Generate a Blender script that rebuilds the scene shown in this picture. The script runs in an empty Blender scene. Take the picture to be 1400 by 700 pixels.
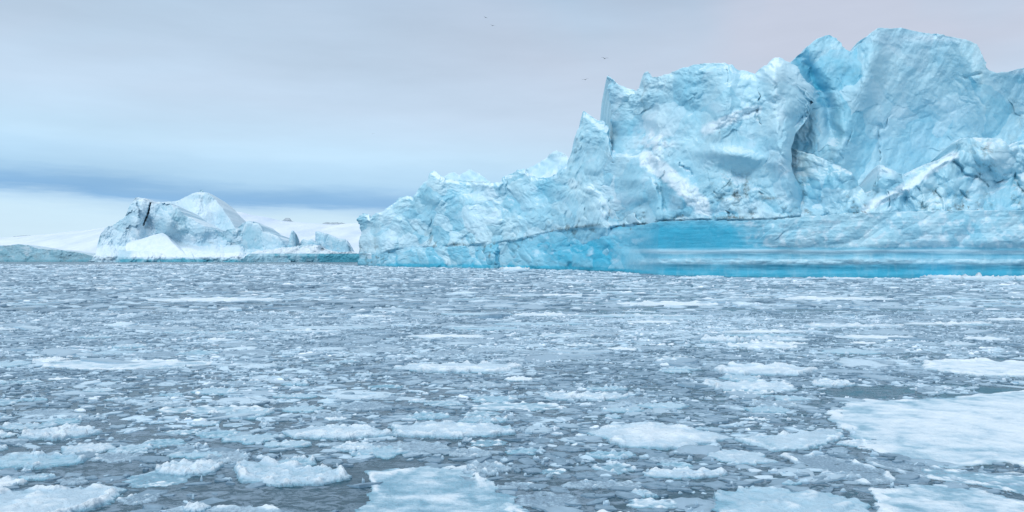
import bpy, math, random
import numpy as np

# ------------------------------------------------------------------ frame of reference
F, HZ, H = 1020.0, 350.0, 6.0          # focal length and horizon in photo pixels (1400 wide), eye height in metres
SC = bpy.context.scene
COL = SC.collection
rng = np.random.default_rng(7)

# ------------------------------------------------------------------ noise in numpy
def _h(ix, iy, s):
    h = (ix.astype(np.int64) * 374761393 + iy.astype(np.int64) * 668265263 + s * 1442695041) & 0xFFFFFFFF
    h = ((h ^ (h >> 13)) * 1274126177) & 0xFFFFFFFF
    h = ((h ^ (h >> 15)) * 2246822519) & 0xFFFFFFFF
    return ((h ^ (h >> 16)) & 0xFFFFFF) / float(0x1000000)

def noise(x, y, s=0):
    x = np.asarray(x, float); y = np.asarray(y, float)
    ix, iy = np.floor(x), np.floor(y)
    fx, fy = x - ix, y - iy
    u = fx * fx * fx * (fx * (fx * 6 - 15) + 10); v = fy * fy * fy * (fy * (fy * 6 - 15) + 10)
    def g(dx, dy):
        a = _h(ix + dx, iy + dy, s) * 2 * math.pi
        return np.cos(a) * (fx - dx) + np.sin(a) * (fy - dy)
    a = g(0, 0) + u * (g(1, 0) - g(0, 0)); b = g(0, 1) + u * (g(1, 1) - g(0, 1))
    return (a + v * (b - a)) * 1.5

def fbm(x, y, s=0, o=4, gain=.5):
    t = 0; a = 1; f = 1; n = 0
    for k in range(o):
        t = t + a * noise(x * f + k * 17.3, y * f - k * 9.1, s + k); n += a; a *= gain; f *= 2.03
    return t / n * 1.4

def ridged(x, y, s=0, o=4):
    t = 0; a = 1; f = 1; n = 0
    for k in range(o):
        t = t + a * (1 - np.abs(noise(x * f + k * 7.7, y * f + k * 3.3, s + k)) * 1.6); n += a; a *= .5; f *= 2.1
    return t / n

def cells(x, y, s=0, mode='max', tilt=1.0, curv=1.2, ids=False):
    """fractured facets: the envelope of one tilted paraboloid per jittered cell"""
    ix, iy = np.floor(x), np.floor(y)
    out = None; win = None
    for dx in (-1, 0, 1):
        for dy in (-1, 0, 1):
            cx, cy = ix + dx, iy + dy
            px = cx + .1 + .8 * _h(cx, cy, s); py = cy + .1 + .8 * _h(cx, cy, s + 1)
            ex, ey = x - px, y - py
            a = (_h(cx, cy, s + 2) - .5) * .9
            gx = (_h(cx, cy, s + 3) - .5) * tilt; gy = (_h(cx, cy, s + 4) - .5) * tilt
            q = curv * (ex * ex + ey * ey)
            val = a + gx * ex + gy * ey
            val = val - q if mode == 'max' else -(val + q)
            w = _h(cx, cy, s + 5)
            if out is None: out, win = val, w
            else:
                k = val > out; out = np.where(k, val, out); win = np.where(k, w, win)
    if mode != 'max': out = -out
    return (out, win) if ids else out

def sst(e0, e1, x):
    t = np.clip((x - e0) / (e1 - e0), 0, 1); return t * t * (3 - 2 * t)

def gs(px, py, cx, cy, rx, ry, rot=0):
    c, s = math.cos(math.radians(rot)), math.sin(math.radians(rot))
    a = (px - cx) * c + (py - cy) * s; b = -(px - cx) * s + (py - cy) * c
    return np.exp(-(a / rx) ** 2 - (b / ry) ** 2)

def pdist(px, py, pts):
    d = np.full(np.shape(px), 1e9)
    for (x0, y0), (x1, y1) in zip(pts[:-1], pts[1:]):
        vx, vy = x1 - x0, y1 - y0
        t = np.clip(((px - x0) * vx + (py - y0) * vy) / (vx * vx + vy * vy), 0, 1)
        d = np.minimum(d, np.hypot(px - x0 - t * vx, py - y0 - t * vy))
    return d

def groove(px, py, pts, w):
    wob = 5. * noise(px * .06, py * .06, 91) + 1.2 * noise(px * .17, py * .17, 92)
    wd = w * np.clip(.8 + 1.2 * noise(px * .05 + 7, py * .05, 93), .25, 1.5)
    return .5 * np.exp(-(pdist(px + wob, py - wob * .6, pts) / wd) ** 2) * sst(-.5, .2, noise(px * .05, py * .05 + 4, 94))

def line(pts):
    xs = [p[0] for p in pts]; ys = [p[1] for p in pts]
    return lambda x: np.interp(x, xs, ys)

def blur(a, r):
    for ax in (0, 1):
        n = a.shape[ax]; k = min(r, n // 2 - 1)
        pad = [(0, 0), (0, 0)]; pad[ax] = (k + 1, k)
        c = np.cumsum(np.pad(a, pad, mode='edge'), axis=ax)
        hi = np.take(c, range(2 * k + 1, n + 2 * k + 1), axis=ax); lo = np.take(c, range(0, n), axis=ax)
        a = (hi - lo) / (2 * k + 1)
    return a

# ------------------------------------------------------------------ mesh helpers
def link(o, parent=None):
    COL.objects.link(o)
    if parent: o.parent = parent
    return o

def tag(o, label=None, cat=None, group=None, kind=None):
    for k, v in (('label', label), ('category', cat), ('group', group), ('kind', kind)):
        if v: o[k] = v
    return o

def empty(name, loc=(0, 0, 0)):
    o = bpy.data.objects.new(name, None); o.location = loc
    return link(o)

def mesh_from(name, V, Q, mat, parent=None, attr=None, loc=(0, 0, 0), smooth=True, sizes=None):
    """V (n,3); Q (m,k) faces, or a flat index list with per-face sizes"""
    me = bpy.data.meshes.new(name)
    V = np.asarray(V, np.float32); me.vertices.add(len(V)); me.vertices.foreach_set('co', V.ravel())
    if sizes is None:
        Q = np.asarray(Q, np.int32); nf, k = Q.shape
        st = np.arange(nf, dtype=np.int32) * k
    else:
        Q = np.asarray(Q, np.int32); nf = len(sizes); st = np.concatenate([[0], np.cumsum(sizes)[:-1]]).astype(np.int32)
    me.loops.add(Q.size); me.loops.foreach_set('vertex_index', Q.ravel())
    me.polygons.add(nf); me.polygons.foreach_set('loop_start', st)
    me.polygons.foreach_set('use_smooth', np.full(nf, smooth))
    me.update(calc_edges=True); me.validate()
    if attr is not None:
        a = me.color_attributes.new('tint', 'FLOAT_COLOR', 'POINT')
        c = np.ones((len(V), 4), np.float32); c[:, :3] = attr; a.data.foreach_set('color', c.ravel())
    me.materials.append(mat)
    o = bpy.data.objects.new(name, me); o.location = loc
    return link(o, parent)

def grid_quads(nv, nu, wrap=False):
    a = np.arange(nv * nu).reshape(nv, nu)
    if wrap: a = np.concatenate([a, a[:, :1]], 1)
    return np.stack([a[:-1, :-1], a[:-1, 1:], a[1:, 1:], a[1:, :-1]], -1).reshape(-1, 4)

# ------------------------------------------------------------------ materials
def nodes(name):
    m = bpy.data.materials.new(name); m.use_nodes = True
    nt = m.node_tree; b = nt.nodes['Principled BSDF']
    return m, nt, b

def N(nt, t, **kw):
    n = nt.nodes.new(t)
    for k, v in kw.items():
        if k.startswith('i_'):
            n.inputs[k[2:].replace('_', ' ')].default_value = v
        else: setattr(n, k, v)
    return n

def mixc(nt, fac, a, b, mode='MIX'):
    n = nt.nodes.new('ShaderNodeMix'); n.data_type = 'RGBA'; n.blend_type = mode
    for s, v in ((0, fac), (6, a), (7, b)):
        if hasattr(v, 'node'): nt.links.new(v, n.inputs[s])
        else: n.inputs[s].default_value = v if s == 0 else (*v, 1)
    return n.outputs[2]

def mth(nt, op, a, b=0.0, c=None, clamp=False):
    n = nt.nodes.new('ShaderNodeMath'); n.operation = op; n.use_clamp = clamp
    for i, v in enumerate((a, b) if c is None else (a, b, c)):
        if hasattr(v, 'node'): nt.links.new(v, n.inputs[i])
        else: n.inputs[i].default_value = v
    return n.outputs[0]

def ramp(nt, src, stops):
    n = nt.nodes.new('ShaderNodeValToRGB'); nt.links.new(src, n.inputs[0])
    e = n.color_ramp.elements
    while len(e) < len(stops): e.new(.5)
    for k, (p, c) in enumerate(stops):
        e[k].position = p; e[k].color = (*((c,) * 3 if isinstance(c, float) else c), 1)
    return n.outputs[0]

def noise_tex(nt, scale, detail=5, rough=.55, sx=1, sy=1, sz=1, dist=0):
    g = N(nt, 'ShaderNodeNewGeometry'); mp = N(nt, 'ShaderNodeMapping')
    mp.inputs['Scale'].default_value = (sx, sy, sz); nt.links.new(g.outputs['Position'], mp.inputs['Vector'])
    n = N(nt, 'ShaderNodeTexNoise'); nt.links.new(mp.outputs[0], n.inputs['Vector'])
    n.inputs['Scale'].default_value = scale; n.inputs['Detail'].default_value = detail
    n.inputs['Roughness'].default_value = rough; n.inputs['Distortion'].default_value = dist
    return n.outputs[0]

def ice_material(name, pale, mid, blue, snow, dirt_shade, unit=1.0, bump=.5, up=(.55, .85), snow_up=.8):
    """unit: metres of the finest visible grain"""
    m, nt, b = nodes(name)
    at = N(nt, 'ShaderNodeAttribute', attribute_name='tint'); sep = N(nt, 'ShaderNodeSeparateColor')
    nt.links.new(at.outputs['Color'], sep.inputs[0])
    big = noise_tex(nt, .06 / unit, 6, .6); med = noise_tex(nt, .35 / unit, 8, .65, dist=.6); fine = noise_tex(nt, 1.6 / unit, 4, .6)
    c = mixc(nt, ramp(nt, big, [(.35, 0.), (.65, 1.)]), pale, mid)
    c = mixc(nt, mth(nt, 'MULTIPLY', ramp(nt, med, [(.42, 0.), (.62, 1.)]), .35), c, mid)
    bf = mth(nt, 'ADD', sep.outputs[0], mth(nt, 'MULTIPLY', mth(nt, 'SUBTRACT', med, .5), .35), clamp=True)
    c = mixc(nt, bf, c, blue)
    g = N(nt, 'ShaderNodeNewGeometry'); sx = N(nt, 'ShaderNodeSeparateXYZ'); nt.links.new(g.outputs['Normal'], sx.inputs[0])
    mr = N(nt, 'ShaderNodeMapRange', interpolation_type='SMOOTHSTEP'); nt.links.new(mth(nt, 'ADD', sx.outputs[2], mth(nt, 'MULTIPLY', mth(nt, 'SUBTRACT', fine, .5), .5)), mr.inputs[0])
    mr.inputs[1].default_value, mr.inputs[2].default_value = up
    sf = mth(nt, 'MAXIMUM', mth(nt, 'MULTIPLY', mr.outputs[0], mth(nt, 'SUBTRACT', snow_up, mth(nt, 'MULTIPLY', sep.outputs[0], .6))),
             mth(nt, 'MULTIPLY', sep.outputs[2], ramp(nt, med, [(.3, .55), (.55, 1.)])), clamp=True)
    c = mixc(nt, sf, c, snow)
    df = mth(nt, 'MULTIPLY', sep.outputs[1], ramp(nt, fine, [(.35, .25), (.6, 1.)]), clamp=True)
    c = mixc(nt, df, c, dirt_shade)
    nt.links.new(c, b.inputs['Base Color'])
    b.inputs['Roughness'].default_value = .55; b.inputs['Specular IOR Level'].default_value = .35
    hgt = mth(nt, 'ADD', mth(nt, 'MULTIPLY', med, 1.2), mth(nt, 'MULTIPLY', fine, .5))
    bp = N(nt, 'ShaderNodeBump'); nt.links.new(hgt, bp.inputs['Height']); bp.inputs['Strength'].default_value = bump
    bp.inputs['Distance'].default_value = unit; nt.links.new(bp.outputs[0], b.inputs['Normal'])
    return m

BERG = ice_material('berg_ice', (.53, .755, .83), (.405, .67, .79), (.050, .42, .61), (.74, .87, .94), (.10, .13, .13), 1.0, .24)
FAR = ice_material('far_berg_ice', (.56, .75, .85), (.41, .62, .75), (.07, .35, .47), (.74, .85, .92), (.16, .22, .25), 2.2, .35, up=(.62, .95), snow_up=.6)
FLOE = ice_material('floe_ice', (.52, .69, .81), (.38, .56, .70), (.12, .40, .54), (.75, .855, .92), (.20, .31, .41), .12, .8, up=(.75, 1.2), snow_up=.5)

def snow_material(name, a, c2, unit):
    m, nt, b = nodes(name)
    n = noise_tex(nt, .5 / unit, 6, .6, sy=.4); f = noise_tex(nt, 3 / unit, 4, .6)
    nt.links.new(mixc(nt, ramp(nt, n, [(.35, 0.), (.7, 1.)]), a, c2), b.inputs['Base Color'])
    b.inputs['Roughness'].default_value = .8
    bp = N(nt, 'ShaderNodeBump'); nt.links.new(mth(nt, 'ADD', n, mth(nt, 'MULTIPLY', f, .3)), bp.inputs['Height'])
    bp.inputs['Distance'].default_value = unit * .5; bp.inputs['Strength'].default_value = .4
    nt.links.new(bp.outputs[0], b.inputs['Normal'])
    return m
SNOW = snow_material('hill_snow', (.68, .78, .87), (.50, .62, .76), 45)
ROCK = snow_material('rock', (.30, .38, .44), (.42, .50, .56), 8)

# ------------------------------------------------------------------ a wall of ice as a relief surface with a back
WL = line([(380, 361.5), (480, 362.5), (520, 364.5), (600, 366), (700, 367.5), (800, 370), (860, 373), (900, 376), (1000, 379), (1200, 380.5), (1500, 381.5)])
def Y0(px): return F * H / (WL(px) - HZ)

def sheet(name, mat, parent, x0, x1, nu, nv, top, depth, masks, yoff=0, yfun=Y0, bottom=None, jag=1.5, jscale=8.0,
          back=45., left=None, right=None, edge=40., seed=0, round_=0., facets=.8, fmask=None, warp=2.6, rw_=9., rr_=1.):
    px = np.linspace(x0, x1, nu); Yb = yfun(px) + yoff
    mpp = Yb / F                                         # metres per photo pixel
    t = top(px) + jag * (fbm(px / jscale, px * 0 + seed, seed, 4, .6)) - jag * .6 * (ridged(px / jscale * .7, px * 0 + 5, seed + 9, 2) - .6)
    bot = HZ + (H + 1.2) / mpp if bottom is None else bottom(px)
    t = np.minimum(t, bot - 1.0)
    v = np.linspace(0, 1, nv)[:, None]
    P = np.repeat(px[None], nv, 0); Q = bot[None] + (t - bot)[None] * v
    if left: P = P + (left(Q) - x0) * (1 - sst(x0, x0 + edge, P))
    if right: P = P + (right(Q) - x1) * sst(x1 - edge, x1, P)
    ew = sst(.72, 1, v) + np.exp(-(P - x0) / 12) + np.exp(-(x1 - P) / 12)
    P = P + warp * (1.6 * noise(Q / 22, P / 30, seed + 61) + ew * fbm(Q / 9, P / 12, seed + 62, 3, .55))
    cx_ = np.cumsum(mpp) * (px[1] - px[0]); xm = np.interp(P.ravel(), px, cx_).reshape(P.shape) + 500; zm = (HZ - Q) * mpp[None] + H
    D = depth(P, Q, xm, zm)
    if round_: D = D + round_ * (np.exp(-(P - P[:, :1]) / rw_) + rr_ * np.exp(-(P[:, -1:] - P) / rw_)) + round_ * .4 * sst(.93, 1, v) ** 2
    Y = Yb[None] + D
    X = (P - 700) / F * Y; Z = H + (HZ - Q) / F * Y
    cav = D - blur(D, 9)  # relief hollows; drives painted recess shade, blue tint and crevice dirt
    M = list(masks(P, Q, xm, zm, cav))
    if 'v' in FAC and facets:
        i1, i2, i3, amp = FAC['v']; fm = facets * (fmask(P, Q) if fmask else 1)
        M[0] = M[0] + fm * (.20 * (i1 - .5) + .34 * sst(.55, .95, i2) - .10 * (i2 < .4) + .16 * (i3 - .5) * amp)
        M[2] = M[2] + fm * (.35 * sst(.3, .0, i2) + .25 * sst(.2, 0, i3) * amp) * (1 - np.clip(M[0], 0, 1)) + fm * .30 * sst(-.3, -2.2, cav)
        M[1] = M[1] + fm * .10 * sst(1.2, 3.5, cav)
    FAC.clear()
    M = np.stack([np.clip(np.broadcast_to(k, P.shape), 0, 1) for k in M], -1)
    bx, by, bz = [], [], []
    zt = Z[-1]; k = max(5, nu // 40)
    low = np.convolve(np.pad(zt, k, mode='edge'), np.ones(2 * k + 1) / (2 * k + 1), 'valid')
    for b_ in (.015, .05, .12, .25, .45, .7, .9, 1.0):
        w = sst(0, .6, b_)
        zz = zt * (1 - w) + np.minimum(zt, low) * w * .9
        zz = zz * (1 - sst(.6, 1, b_)) - 1.2 * sst(.9, 1, b_) + noise(px * .15, px * 0 + b_ * 9, seed + 3) * b_ * 1.5
        zz = np.minimum(zz, zt)
        bx.append(X[-1]); by.append(Y[-1] + b_ * back); bz.append(zz)
    X = np.concatenate([X, np.array(bx)]); Y = np.concatenate([Y, np.array(by)]); Z = np.concatenate([Z, np.array(bz)])
    mb = np.repeat(M[-1:], 8, 0) * np.array([.4, .3, 1.])
    M = np.concatenate([M, mb])
    V = np.stack([X, Y, Z], -1).reshape(-1, 3)
    return mesh_from(name, V, grid_quads(nv + 8, nu), mat, parent, M.reshape(-1, 3))

FAC = {}
def rough(xm, zm, s, big=5., mid=1.5, small=.35, sb=20., sm=7., ss=2.2):
    """layered fractures, negative is towards the viewer"""
    wx = xm + 3 * noise(xm / 11, zm / 11, s + 50) + .8 * noise(xm / 2.6, zm / 2.6, s + 52) * sm / 7
    wz = zm + 3 * noise(xm / 11 + 40, zm / 11, s + 51) + .8 * noise(xm / 2.6 + 9, zm / 2.6, s + 53) * sm / 7
    # sheared axes so that fractures run obliquely, not along the grid
    ax, az = wx + .35 * wz, wz - .25 * wx
    c1, i1 = cells(ax / sb, az / (sb * 1.25), s, 'max', 2.0, .8, True)
    c2, i2 = cells(ax / sm + 3, az / (sm * 1.3), s + 10, 'min', 2.4, .9, True)
    c3, i3 = cells(wx / (sm * .5), wz / (sm * .62), s + 20, 'max', 2.2, .8, True)
    amp = .35 + .9 * sst(-.3, .5, noise(xm / (sb * .9), zm / (sb * .9), s + 60))
    d = -big * c1 + mid * 1.25 * c2 - mid * .55 * c3 * amp
    d = d + small * 1.7 * amp * cells(ax / ss, az / ss, s + 30, 'min', 2.4, .9) + small * fbm(ax / 1.7, az / 2.6, s + 40, 3)
    FAC['v'] = (i1, i2, i3, amp)
    return d

FOOT = [(440, 344), (488, 344), (520, 345), (560, 339), (640, 336), (700, 330), (745, 319), (790, 312), (835, 311), (880, 307), (900, 303),
        (960, 301), (1010, 302), (1060, 300), (1100, 296), (1180, 291), (1300, 288), (1440, 287), (1540, 292), (1580, 330)]
foot = line(FOOT)
def under(P, Q, d): return d * sst(-3, 3, Q - foot(P)) * np.clip(.45 + .9 * noise(P / 22, P * 0 + 3, 95), .05, 1)

berg = empty('iceberg', ((900 - 700) / F * 235, 235, 0))
tag(berg, 'huge jagged blue iceberg with a tall concave wall and turquoise waterline band', 'iceberg')
INV = berg.location.copy()
def into(o):
    o.matrix_parent_inverse = berg.matrix_basis.inverted(); return o

# left ridge that climbs to the leaning spire
def d_ridge(P, Q, xm, zm):
    d = .22 * np.maximum(zm, 0) + rough(xm, zm, 11, 4.5, 1.7, .45, 17, 6.5, 2.0)
    d -= 9 * gs(P, Q, 800, 265, 32, 90, 8)
    u = (P - 800) * .93 + (Q - 250) * .36; w = -(P - 800) * .36 + (Q - 250) * .93
    d -= 1.6 * ridged(u / 9, w / 60, 31, 3) * gs(P, Q, 800, 240, 45, 90)
    d += 8 * gs(P, Q, 742, 262, 17, 22) + 4 * gs(P, Q, 655, 262, 30, 10)
    d += 5 * gs(P, Q, 622, 300, 16, 30) + 5 * gs(P, Q, 512, 300, 5, 30) - 4 * gs(P, Q, 540, 320, 16, 50, 20)
    d -= 5 * gs(P, Q, 596, 262, 14, 26) + 4 * gs(P, Q, 690, 280, 16, 50, -20)
    d += 3.0 * groove(P, Q, [(838, 250), (856, 290), (884, 335)], 3) - 4 * groove(P, Q, [(845, 240), (866, 290), (895, 335)], 8)
    for pts in ([(822, 285), (818, 308)], [(800, 285), (803, 308)], [(832, 270), (834, 305)], [(775, 290), (772, 310)], [(700, 310), (706, 326)],
                [(590, 300), (586, 335)], [(720, 318), (726, 328)]):
        d += 2.5 * groove(P, Q, pts, 1.6)
    return d + under(P, Q, 5) + 5 * sst(-3, 3, Q - foot(P)) * sst(830, 875, P)
def m_ridge(P, Q, xm, zm, cav):
    f = foot(P); n = fbm(xm / 8, zm / 8, 71, 4); n2 = fbm(xm / 2.5, zm / 2.5, 72, 3)
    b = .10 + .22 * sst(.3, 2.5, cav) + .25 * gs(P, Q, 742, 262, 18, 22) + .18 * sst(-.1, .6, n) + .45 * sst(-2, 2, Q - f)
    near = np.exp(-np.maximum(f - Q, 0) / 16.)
    dirt_shade = near * sst(.2, 1.4, cav + n2 * .8) * .75 + .9 * gs(P, Q, 805, 309, 16, 2.2, -8) + .7 * gs(P, Q, 625, 334, 14, 2.2) + .5 * gs(P, Q, 655, 247, 25, 2)  # debris dirt, plus the shade of the ridge's undercut painted dark
    for pts in ([(822, 285), (818, 308)], [(800, 285), (803, 308)], [(832, 270), (834, 305)], [(720, 318), (726, 328)], [(586, 318), (586, 335)], [(838, 250), (856, 290), (884, 335)]):
        dirt_shade += .45 * groove(P, Q, pts, 1.8)
    dirt_shade += .18 * sst(.15, .7, fbm(xm / 14, zm / 14, 75, 4)) * sst(330, 250, Q)
    dirt_shade += .7 * groove(P, Q, [(735, 327), (760, 318), (790, 311), (835, 310)], 1.6)
    snow = .5 * gs(P, Q, 830, 290, 10, 30, -20) + .5 * gs(P, Q, 535, 325, 10, 25, 25) + .35 * sst(.25, .8, n) + .7 * gs(P, Q, 725, 236, 12, 3)
    dirt_shade = dirt_shade + .8 * sst(.2, .5, fbm(xm / 2.2, zm / 3.2, 81, 3)) * near * sst(-.1, .4, noise(P / 24, Q / 40, 82))
    return b, dirt_shade, snow
L_TOP = line([(488, 298), (491, 294), (498, 292), (505, 294), (508, 299), (514, 292), (524, 289), (535, 280), (545, 270), (553, 268), (562, 270),
              (568, 262), (578, 255), (584, 247), (588, 236), (592, 233), (600, 238), (610, 243), (622, 246), (640, 248), (655, 248), (668, 250),
              (684, 249), (688, 242), (700, 237), (712, 232), (720, 231), (725, 240), (735, 243), (750, 243), (762, 237), (768, 232), (776, 226),
              (782, 205), (788, 182), (794, 167), (799, 152), (802, 153), (806, 158), (812, 162), (822, 166), (829, 174), (834, 190), (838, 205), (843, 222),
              (852, 236), (855, 256), (866, 270), (872, 296), (884, 318), (897, 350), (905, 362)])
def lwob(Q): return 488 + 3.5 * np.sin((Q - 300) / 16.) + .22 * np.maximum(Q - 335, 0)
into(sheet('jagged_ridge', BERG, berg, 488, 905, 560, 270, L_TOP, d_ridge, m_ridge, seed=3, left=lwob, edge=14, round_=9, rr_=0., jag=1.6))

# middle tower block
def d_tower(P, Q, xm, zm):
    d = .13 * np.maximum(zm, 0) + rough(xm, zm, 111, 3.2, 1.1, .3, 19, 8, 2.2)
    rub = gs(P, Q, 885, 205, 38, 24) + .9 * gs(P, Q, 1010, 160, 50, 12, -25) + .8 * gs(P, Q, 1010, 265, 55, 22) + .5 * gs(P, Q, 1040, 130, 40, 22)
    rub = np.clip(rub, 0, 1.3)
    rub = np.maximum(rub, .8 * sst(35, 8, foot(P) - Q) * sst(-.2, .4, noise(P / 28, Q / 40, 176)))
    d -= 2.0 * rub * cells(xm / 3.2, zm / 2.6, 141, 'max', 2., 1.2) + .8 * rub * cells(xm / 1.2, zm / 1.1, 151, 'max', 2, 1.2)
    d -= 10 * gs(P, Q, 1070, 190, 22, 90, -6) + 5 * gs(P, Q, 850, 150, 14, 40) - 5 * gs(P, Q, 905, 150, 25, 45)
    d += 4 * gs(P, Q, 960, 150, 12, 45, 10) - 4 * gs(P, Q, 985, 150, 12, 45, 12) - 5 * gs(P, Q, 1058, 110, 12, 22)
    d += 5 * gs(P, Q, 1006, 236, 26, 12, 15) - 4 * gs(P, Q, 1010, 212, 36, 9, 10)
    d -= 4 * gs(P, Q, 870, 250, 22, 40, -15) - 3 * gs(P, Q, 905, 260, 8, 40, -20) + 3 * gs(P, Q, 935, 265, 18, 30, -25)
    d += 3.5 * groove(P, Q, [(1037, 120), (1037, 172)], 1.7)
    for pts in ([(905, 235), (905, 262), (912, 300)], [(880, 222), (893, 248), (902, 262)], [(978, 262), (985, 285), (998, 296)], [(1040, 262), (1060, 272), (1072, 268)],
                [(1000, 245), (985, 262)], [(900, 285), (896, 302)], [(930, 222), (945, 240)]):
        d += 2.4 * groove(P, Q, pts, 1.8)
    d -= .8 * ridged(xm / 3 + zm / 9, zm / 22, 161, 3) * gs(P, Q, 905, 130, 60, 40)
    return d + under(P, Q, 8)
def m_tower(P, Q, xm, zm, cav):
    f = foot(P); n = fbm(xm / 8, zm / 8, 171, 4); n2 = fbm(xm / 2.5, zm / 2.5, 172, 3)
    b = .10 + .2 * sst(.3, 2.2, cav) + .5 * gs(P, Q, 836, 125, 15, 26) + .55 * gs(P, Q, 886, 105, 6, 7) + .25 * gs(P, Q, 945, 130, 25, 60, 8) + .12 * sst(0, .6, n) \
        + .15 * gs(P, Q, 930, 280, 40, 20) + .3 * gs(P, Q, 1060, 285, 24, 8) + .35 * gs(P, Q, 870, 175, 20, 12) + .45 * sst(-1, 2, Q - f)
    near = np.exp(-np.maximum(f - Q, 0) / 13.)
    pk = sst(-.15, .45, noise(P / 28, Q / 40, 176))
    dirt_shade = near * pk * sst(-.1, .9, cav + n2 * .9) * 1.1 + .35 * sst(.25, .7, n2) * gs(P, Q, 960, 230, 120, 60) * sst(0, .5, n) + .2 * sst(.1, .6, n) * gs(P, Q, 900, 125, 60, 18, -12)
    dirt_shade += .75 * gs(P, Q, 1005, 262, 28, 20) * sst(-.1, .5, n2) + .95 * gs(P, Q, 1000, 298, 28, 2.6) + .8 * gs(P, Q, 1052, 271, 12, 2.2) + .8 * gs(P, Q, 905, 303, 12, 2.5, -15)
    dirt_shade += .4 * gs(P, Q, 890, 200, 22, 14) * sst(.1, .7, n2) + .3 * sst(0, .5, n2) * gs(P, Q, 1005, 170, 55, 8, -22)
    for pts in ([(905, 235), (905, 262), (912, 300)], [(880, 222), (893, 248), (902, 262)], [(978, 262), (985, 285), (998, 296)], [(1040, 262), (1060, 272), (1072, 268)], [(900, 285), (896, 302)]):
        dirt_shade += .6 * groove(P, Q, pts, 2)
    dirt_shade += .35 * groove(P, Q, [(1037, 120), (1037, 172)], 1.4)
    snow = .95 * sst(14, 8, pdist(P, Q, [(885, 218), (915, 240), (940, 262), (962, 285)]) + 5 * n2) + .8 * gs(P, Q, 895, 195, 28, 16) * sst(-.5, .2, n2) \
        + .8 * sst(9, 4, pdist(P, Q, [(965, 178), (1010, 158), (1035, 150)]) + 3 * n2) + .35 * sst(.1, .7, n)
    dirt_shade = dirt_shade + .9 * sst(.22, .5, fbm(xm / 1.6, zm / 1.2, 181, 3)) * pk * np.exp(-np.maximum(f - Q, 0) / 26.) + .5 * sst(.3, .6, fbm(xm / 1.8, zm / 1.3, 182, 3)) * gs(P, Q, 1000, 262, 45, 24)
    return b, dirt_shade, snow
A_TOP = line([(829, 104), (831, 103), (835, 107), (843, 113), (856, 121), (866, 124), (877, 118), (880, 101), (884, 97), (890, 106), (905, 104),
              (920, 99), (935, 93), (950, 88), (972, 86), (990, 86), (1003, 89), (1010, 95), (1024, 98), (1032, 101), (1044, 90), (1055, 86), (1062, 79),
              (1070, 78), (1080, 84), (1092, 92), (1102, 102), (1112, 118)])
def aleft(Q): return np.interp(Q, [105, 130, 160, 186, 215, 400], [829, 831, 836, 838, 815, 815])
def aright(Q): return np.interp(Q, [105, 140, 160, 172, 182, 200, 225, 245, 280, 330, 400], [1108, 1112, 1104, 1096, 1089, 1083, 1082, 1090, 1102, 1106, 1108])
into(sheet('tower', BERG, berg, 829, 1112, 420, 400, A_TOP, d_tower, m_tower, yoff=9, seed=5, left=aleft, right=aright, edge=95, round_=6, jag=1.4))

# great concave wall on the right
def d_wall(P, Q, xm, zm):
    sm = sst(0, 1, gs(P, Q, 1270, 150, 120, 130) * 1.6)
    d = .10 * np.maximum(zm, 0) + rough(xm, zm, 211, 4.2, 1.6, .35, 21, 8, 2.4) * (1 - .5 * sm)
    d += 12 * gs(P, Q, 1270, 190, 75, 90) - 5 * gs(P, Q, 1340, 120, 20, 80, -20) - 7 * gs(P, Q, 1185, 100, 16, 60, 12)
    d += 6 * np.exp(-(pdist(P + 3 * noise(P * .05, Q * .05, 1), Q, [(1092, 80), (1112, 108), (1132, 150), (1138, 185)]) / 11) ** 2) - 5 * gs(P, Q, 1150, 200, 18, 60, 8)
    d += 2.8 * groove(P, Q, [(1200, 172), (1204, 235)], 1.8) + 2.2 * groove(P, Q, [(1230, 135), (1205, 178)], 2) + 1.8 * groove(P, Q, [(1185, 60), (1160, 200)], 2.5)
    d += 2. * groove(P, Q, [(1320, 105), (1352, 98)], 3) + 7 * gs(P, Q, 1400, 150, 35, 60)
    d += .5 * noise((xm - zm * .6) / 7., (zm + xm * .6) / 20., 261) + .35 * fbm((xm - zm * .6) / 3, (zm + xm * .5) / 6., 262, 4)
    return d + under(P, Q, 8)
def m_wall(P, Q, xm, zm, cav):
    n = fbm(xm / 9, zm / 9, 271, 4); n2 = fbm(xm / 2.5, zm / 2.5, 272, 3)
    b = .22 + .18 * sst(.4, 2.4, cav) + .16 * gs(P, Q, 1280, 190, 90, 90) + .26 * np.exp(-(pdist(P, Q, [(1095, 85), (1114, 112), (1132, 150)]) / 12) ** 2) + .12 * gs(P, Q, 1134, 56, 25, 14) \
        + .1 * gs(P, Q, 1175, 70, 14, 25) + .08 * sst(0, .7, n)
    dirt_shade = .35 * gs(P, Q, 1385, 160, 22, 60) * sst(-.4, .6, n + n2 * .4) + .22 * gs(P, Q, 1160, 95, 25, 18) * sst(-.2, .6, n2) + .3 * groove(P, Q, [(1200, 180), (1204, 235)], 1.2) + .2 * sst(1., 2.5, cav)
    snow = .30 * sst(0, .8, n) * sst(320, 120, Q) + .5 * gs(P, Q, 1290, 52, 60, 5) + .7 * gs(P, Q, 1385, 97, 25, 4)
    return b, dirt_shade, snow
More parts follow.
